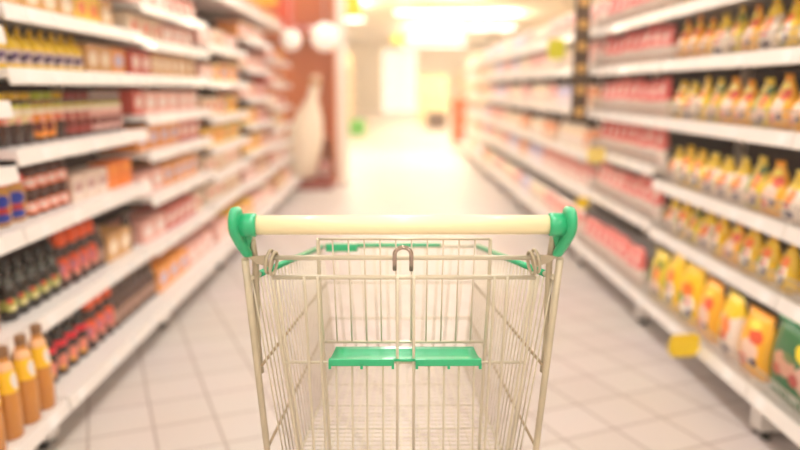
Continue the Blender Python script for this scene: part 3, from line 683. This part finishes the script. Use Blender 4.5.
def posts(s, M):
    tp('rear_post', lambda bm: tube_bm(bm, [M(post_top), M(post_bot), M(post_end)], .0068, 12), ZINCD)
    i0, i1, i2 = L2(252, 238, .012), L2(256.5, 300, .016), L2(257.5, 340, .012)
    i3 = L2(261, 372, .004)
    tp('inner_tube', lambda bm: tube_bm(bm, [M(i0), M(L2(255.5, 262, .016)), M(i1), M(i2), M(i3)], .0062, 10), ZINCD)
    # hinge plate and loops
    q = [L2(247, 257), L2(268, 255), L2(268.5, 267), L2(257, 263.5)]
    def plate(bm):
        A = [bm.verts.new(M(v)) for v in q]; B = [bm.verts.new(M(v + Vector((0, .0025, 0)))) for v in q]
        for k in range(4): bm.faces.new((A[k], A[(k + 1) % 4], B[(k + 1) % 4], B[k]))
        bm.faces.new(A[::-1]); bm.faces.new(B)
    tp('hinge_plate', plate, ZINCD)
    for j, (px, py) in enumerate(((269.3, 261.5), (273.6, 263.5))):
        c0 = L2(px, py)
        pts = []
        for k in range(20):
            a = 2 * PI * k / 20
            pts.append(M(c0 + Vector((.0042 * math.sin(a) + .003 * math.cos(a), .012 * math.sin(a), .0205 * math.cos(a)))))
        tp('hinge_loop', lambda bm: tube_bm(bm, pts, .0030, 8, closed=True), ZINCD)
pairs(posts)
# basket rim: near stub in zinc, then green sleeve
FAR = 1.86
r_near, r_mid, r_far = L2(250, 278), None, at(319, 246.5, FAR)
r_far_s = Vector((CXT - .206, FAR, r_far.z))
zr = r_far.z
lowN = Vector((CXT - .243, 1.405, .455)); lowF = Vector((CXT - .172, FAR - .02, .545))
def lerp(a, b, t): return a + (b - a) * t
def rim(s, M):
    a, b = M(r_near), M(r_far_s); m = lerp(a, b, .09)
    tp('rim_stub', lambda bm: tube_bm(bm, [a, lerp(a, b, .1)], .0052, 10), ZINC)
    tp('rim_sleeve', lambda bm: tube_bm(bm, [m, b], .0064, 12), GREEN)
pairs(rim)
tp('front_rim', lambda bm: tube_bm(bm, [r_far_s, mir(r_far_s)], .0045, 10), ZINC)
def front_sleeve(bm):
    box_bm(bm, CXT - .196, CXT - .112, FAR - .008, FAR + .004, zr - .013, zr + .008, 0, .003)
    tube_bm(bm, [(CXT - .115, FAR, zr + .003), (CXT + .108, FAR, zr + .003)], .0056, 10)
tp('front_sleeve', front_sleeve, GREEN)
NS = 24
def side(s, M):
    def f(bm):
        for i in range(NS + 1):
            t = (i + .35) / (NS + .35)
            tube_bm(bm, [M(lerp(r_near, r_far_s, t)), M(lerp(lowN, lowF, t))], .0017, 6)
        # two long ring wires and the bottom one
        rn1, rf1 = L2(262, 365), lerp(r_far_s, lowF, .30)
        rn2, rf2 = L2(268, 447), lerp(r_far_s, lowF, .60)
        off = Vector((.004, 0, 0))
        for a, b, r in ((lowN, lowF, .0028),):
            tube_bm(bm, [M(a), M(b)], r, 6)
    tp('side_mesh', f, ZINC)
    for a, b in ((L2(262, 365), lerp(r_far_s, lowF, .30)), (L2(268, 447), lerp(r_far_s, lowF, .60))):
        tp('side_ring', lambda bm: tube_bm(bm, [M(a), M(b)], .0031, 8), mat('worn zinc ring wire', sr(168, 148, 118), .45, .3))  # worn zinc, browner than the mesh wires
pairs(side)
def front_mesh(bm):
    nf = 12
    for i in range(nf + 1):
        t = i / nf
        tube_bm(bm, [lerp(r_far_s, mir(r_far_s), t), lerp(lowF, mir(lowF), t)], .0019, 6)
    for k in (.30, .60, 1.0):
        a = lerp(r_far_s, lowF, k); tube_bm(bm, [a, mir(a)], .0023, 6)
tp('front_mesh', front_mesh, ZINC)
def floor_mesh(bm):
    for i in range(21):
        t = i / 20; tube_bm(bm, [lerp(lowN, mir(lowN), t), lerp(lowF, mir(lowF), t)], .0014, 5)
    for j in range(31):
        t = j / 30; a = lerp(lowN, lowF, t); tube_bm(bm, [a, mir(a)], .0014 if j % 6 else .0024, 5)
tp('floor_mesh', floor_mesh, ZINC)
# gate
tp('gate_rod', lambda bm: tube_bm(bm, [g(271, 257.6, .004), g(539, 257.6, .004)], .0046, 12), ZINC)
def frame(bm):
    tube_bm(bm, [g(272, 277.2), g(536, 277.2), ], .0044, 12)
    for s in (-1, 1):
        cx = 404.5
        for o_ in (-2.0, 2.4):
            tube_bm(bm, [g(cx + s * (130 + o_), 277), g(cx + s * (120.5 + o_), 346), g(cx + s * (112.5 + o_), 396), g(cx + s * (104 + o_), 450), g(cx + s * (98 + o_), 490)], .0031, 8)
    tube_bm(bm, [g(284, 362.3), g(525.5, 362.3)], .0031, 8)
    tube_bm(bm, [g(306, 490), g(503, 490)], .0035, 8)
tp('gate_frame', frame, ZINC)
def gw(pts, r=.0028): tp('gate_wire', lambda bm: tube_bm(bm, [g(*p, -.004) for p in pts], r, 8), ZINC)
gw([(304, 277), (306.5, 318), (310, 385), (314, 450), (316, 490)]); gw([(317.5, 277), (319.5, 328), (322.8, 385), (326, 450), (328, 490)])
gw([(507.5, 277), (505, 318), (500.5, 385), (495.5, 450), (493, 490)]); gw([(494.5, 277), (492, 328), (488, 385), (484.5, 450), (482.5, 490)])
gw([(397.3, 277), (397.3, 490)]); gw([(413.8, 277), (413.5, 490)])
for x0, x1 in ((336, 338), (352, 353), (366.7, 367.7), (383, 383.5), (429, 428.5), (444, 443.3), (459, 458), (474, 472.5)):
    gw([(x0, 362), (x1, 450), (x1, 490)], .0022)
# child seat back
SB = .05
st = tp('child_seat', lambda bm: [tube_bm(bm, [g(318, 238.5, SB), g(320.2, 300, SB), g(324.5, 362, SB), g(330, 450, SB), g(332, 480, SB)], .0036, 8),
                                   tube_bm(bm, [g(490.5, 238.5, SB), g(488.3, 300, SB), g(484, 362, SB), g(479, 450, SB), g(477, 480, SB)], .0036, 8),
                                   tube_bm(bm, [g(318, 239, SB), g(490.5, 239, SB)], .0024, 8), tube_bm(bm, [g(323, 341.8, SB), g(485, 341.8, SB)], .0031, 8)], ZINC)
for k in range(10):
    x = 332.3 + 15.87 * k
    x2 = 404.3 + (x - 404.3) * .93
    make('seat_back_wire', lambda bm: tube_bm(bm, [g(x, 239, SB), g(x2, 341.8, SB)], .0015, 6), mat('bright fine wire', sr(230, 220, 200), .4, .2), st)
def flap(bm):
    A = [(336, 346.5), (473, 346.5)]; B = [(330, 358.5), (480, 358.5)]
    bz = g(336, 346.5, SB - .004)
    yb = bz.y; zb = bz.z
    yf = g(329, 360, -.012).y
    top = [at(336, 346.5, yb), at(473.5, 346.5, yb), at(481.5, 359.5, yf), at(328.5, 359.5, yf)]
    # slightly curved panel: rows from back to front
    rows = []
    for i in range(7):
        t = i / 6; a = lerp(top[0], top[3], t); b = lerp(top[1], top[2], t); dz = -.004 * math.sin(t * PI)
        rows.append([lerp(a, b, u / 12) + Vector((0, 0, dz)) for u in range(13)])
    vt = [[bm.verts.new(p) for p in r] for r in rows]; vb = [[bm.verts.new(p - Vector((0, 0, .004))) for p in r] for r in rows]
    for i in range(6):
        for u in range(12):
            for V_ in (vt, vb):
                q = bm.faces.new((V_[i][u], V_[i][u + 1], V_[i + 1][u + 1], V_[i + 1][u])); q.smooth = True
    for u in range(12):
        bm.faces.new((vt[0][u], vt[0][u + 1], vb[0][u + 1], vb[0][u])); bm.faces.new((vt[6][u], vt[6][u + 1], vb[6][u + 1], vb[6][u]))
    for i in range(6):
        bm.faces.new((vt[i][0], vt[i + 1][0], vb[i + 1][0], vb[i][0])); bm.faces.new((vt[i][12], vt[i + 1][12], vb[i + 1][12], vb[i][12]))
    # front lip, split in two about the middle wires, with small tabs
    for (p0, p1) in ((328.5, 394), (415.5, 481.5)):
        a, b = at(p0, 359.5, yf), at(p1, 359.5, yf)
        box_bm(bm, a.x, b.x, yf - .004, yf + .006, a.z - .0125, a.z + .0012, 0, .002)
        for q in (p0, (p0 + p1) / 2 - 1, p1 - 2.5):
            c_ = at(q, 359.5, yf); box_bm(bm, c_.x, c_.x + .005, yf - .004, yf + .005, c_.z - .018, c_.z - .008)
make('seat_flap', flap, GREEN, st)
# coin hook over the rod
def hook(bm):
    cx, top = 402.3, 250.5
    a, b = g(394.6, 270, -.012), g(411.2, 270.5, -.012); c_ = g(402.9, 255, -.010)
    rr = (b.x - a.x) / 2; pts = [a]
    for k in range(13):
        t = PI - PI * k / 12
        pts.append(Vector(((a.x + b.x) / 2 + rr * math.cos(t), c_.y, c_.z + rr * .92 * math.sin(t))))
    pts.append(b)
    tube_bm(bm, pts, .0037, 12)
tp('coin_hook', hook, STEEL)
# chassis below the basket
def chassis(s, M):
    a = post_end; b = Vector((CXT - .2, 1.55, .14)); f_ = Vector((CXT - .15, 2.0, .16))
    tp('chassis_tube', lambda bm: tube_bm(bm, [M(a), M(b), M(Vector((CXT - .19, 1.62, .14))), M(f_)], .0085, 10), ZINCD)
    for (wx, wy) in ((-.205, 1.56), (-.155, 1.97)):
        p = M(Vector((CXT + wx, wy, .0)))
        fk = tp('caster_fork', lambda bm: [box_bm(bm, p.x - .018, p.x - .014, p.y - .015, p.y + .02, .045, .12), box_bm(bm, p.x + .014, p.x + .018, p.y - .015, p.y + .02, .045, .12), box_bm(bm, p.x - .02, p.x + .02, p.y - .02, p.y + .02, .12, .145)], ZINCD)
        def wh(bm):
            pr = [(.03, -.012), (.048, -.012), (.052, -.006), (.052, .006), (.048, .012), (.03, .012)]
            rings = [[bm.verts.new((p.x + h, p.y + r * math.cos(2 * PI * k / 20), .052 + r * math.sin(2 * PI * k / 20))) for k in range(20)] for r, h in pr]
            for A, B in zip(rings, rings[1:]):
                for k in range(20): bm.faces.new((A[k], A[(k + 1) % 20], B[(k + 1) % 20], B[k])).smooth = True
            bm.faces.new(rings[0][::-1]); bm.faces.new(rings[-1])
        make('wheel', wh, RUBBER, fk)
pairs(chassis)
tp('chassis_crossbar', lambda bm: [tube_bm(bm, [(CXT - .2, 1.55, .14), (CXT + .2, 1.55, .14)], .0085, 10), tube_bm(bm, [(CXT - .15, 2.0, .16), (CXT + .15, 2.0, .16)], .0085, 10)], ZINCD)

# ------------------------------------------------------------------ world and view
wd = bpy.data.worlds.new('world'); S.world = wd; wd.use_nodes = True
wd.node_tree.nodes['Background'].inputs[0].default_value = (1, .95, .88, 1); wd.node_tree.nodes['Background'].inputs[1].default_value = .3
vol = wd.node_tree.nodes.new('ShaderNodeVolumeScatter')       # thin haze added everywhere for the washed-out glow of the far end
vol.inputs['Color'].default_value = (1, .94, .86, 1); vol.inputs['Density'].default_value = .011; vol.inputs['Anisotropy'].default_value = .25
wd.node_tree.links.new(vol.outputs[0], wd.node_tree.nodes['World Output'].inputs['Volume'])
S.cycles.volume_bounces = 1
vs = S.view_settings; S.display_settings.display_device = 'sRGB'
vs.view_transform = 'Standard'; vs.look = 'None'; vs.gamma = 1; vs.exposure = -0.24; vs.use_curve_mapping = False
S.cycles.use_denoising = True
S.cycles.max_bounces = 8; S.cycles.diffuse_bounces = 5; S.cycles.caustics_reflective = False; S.cycles.caustics_refractive = False
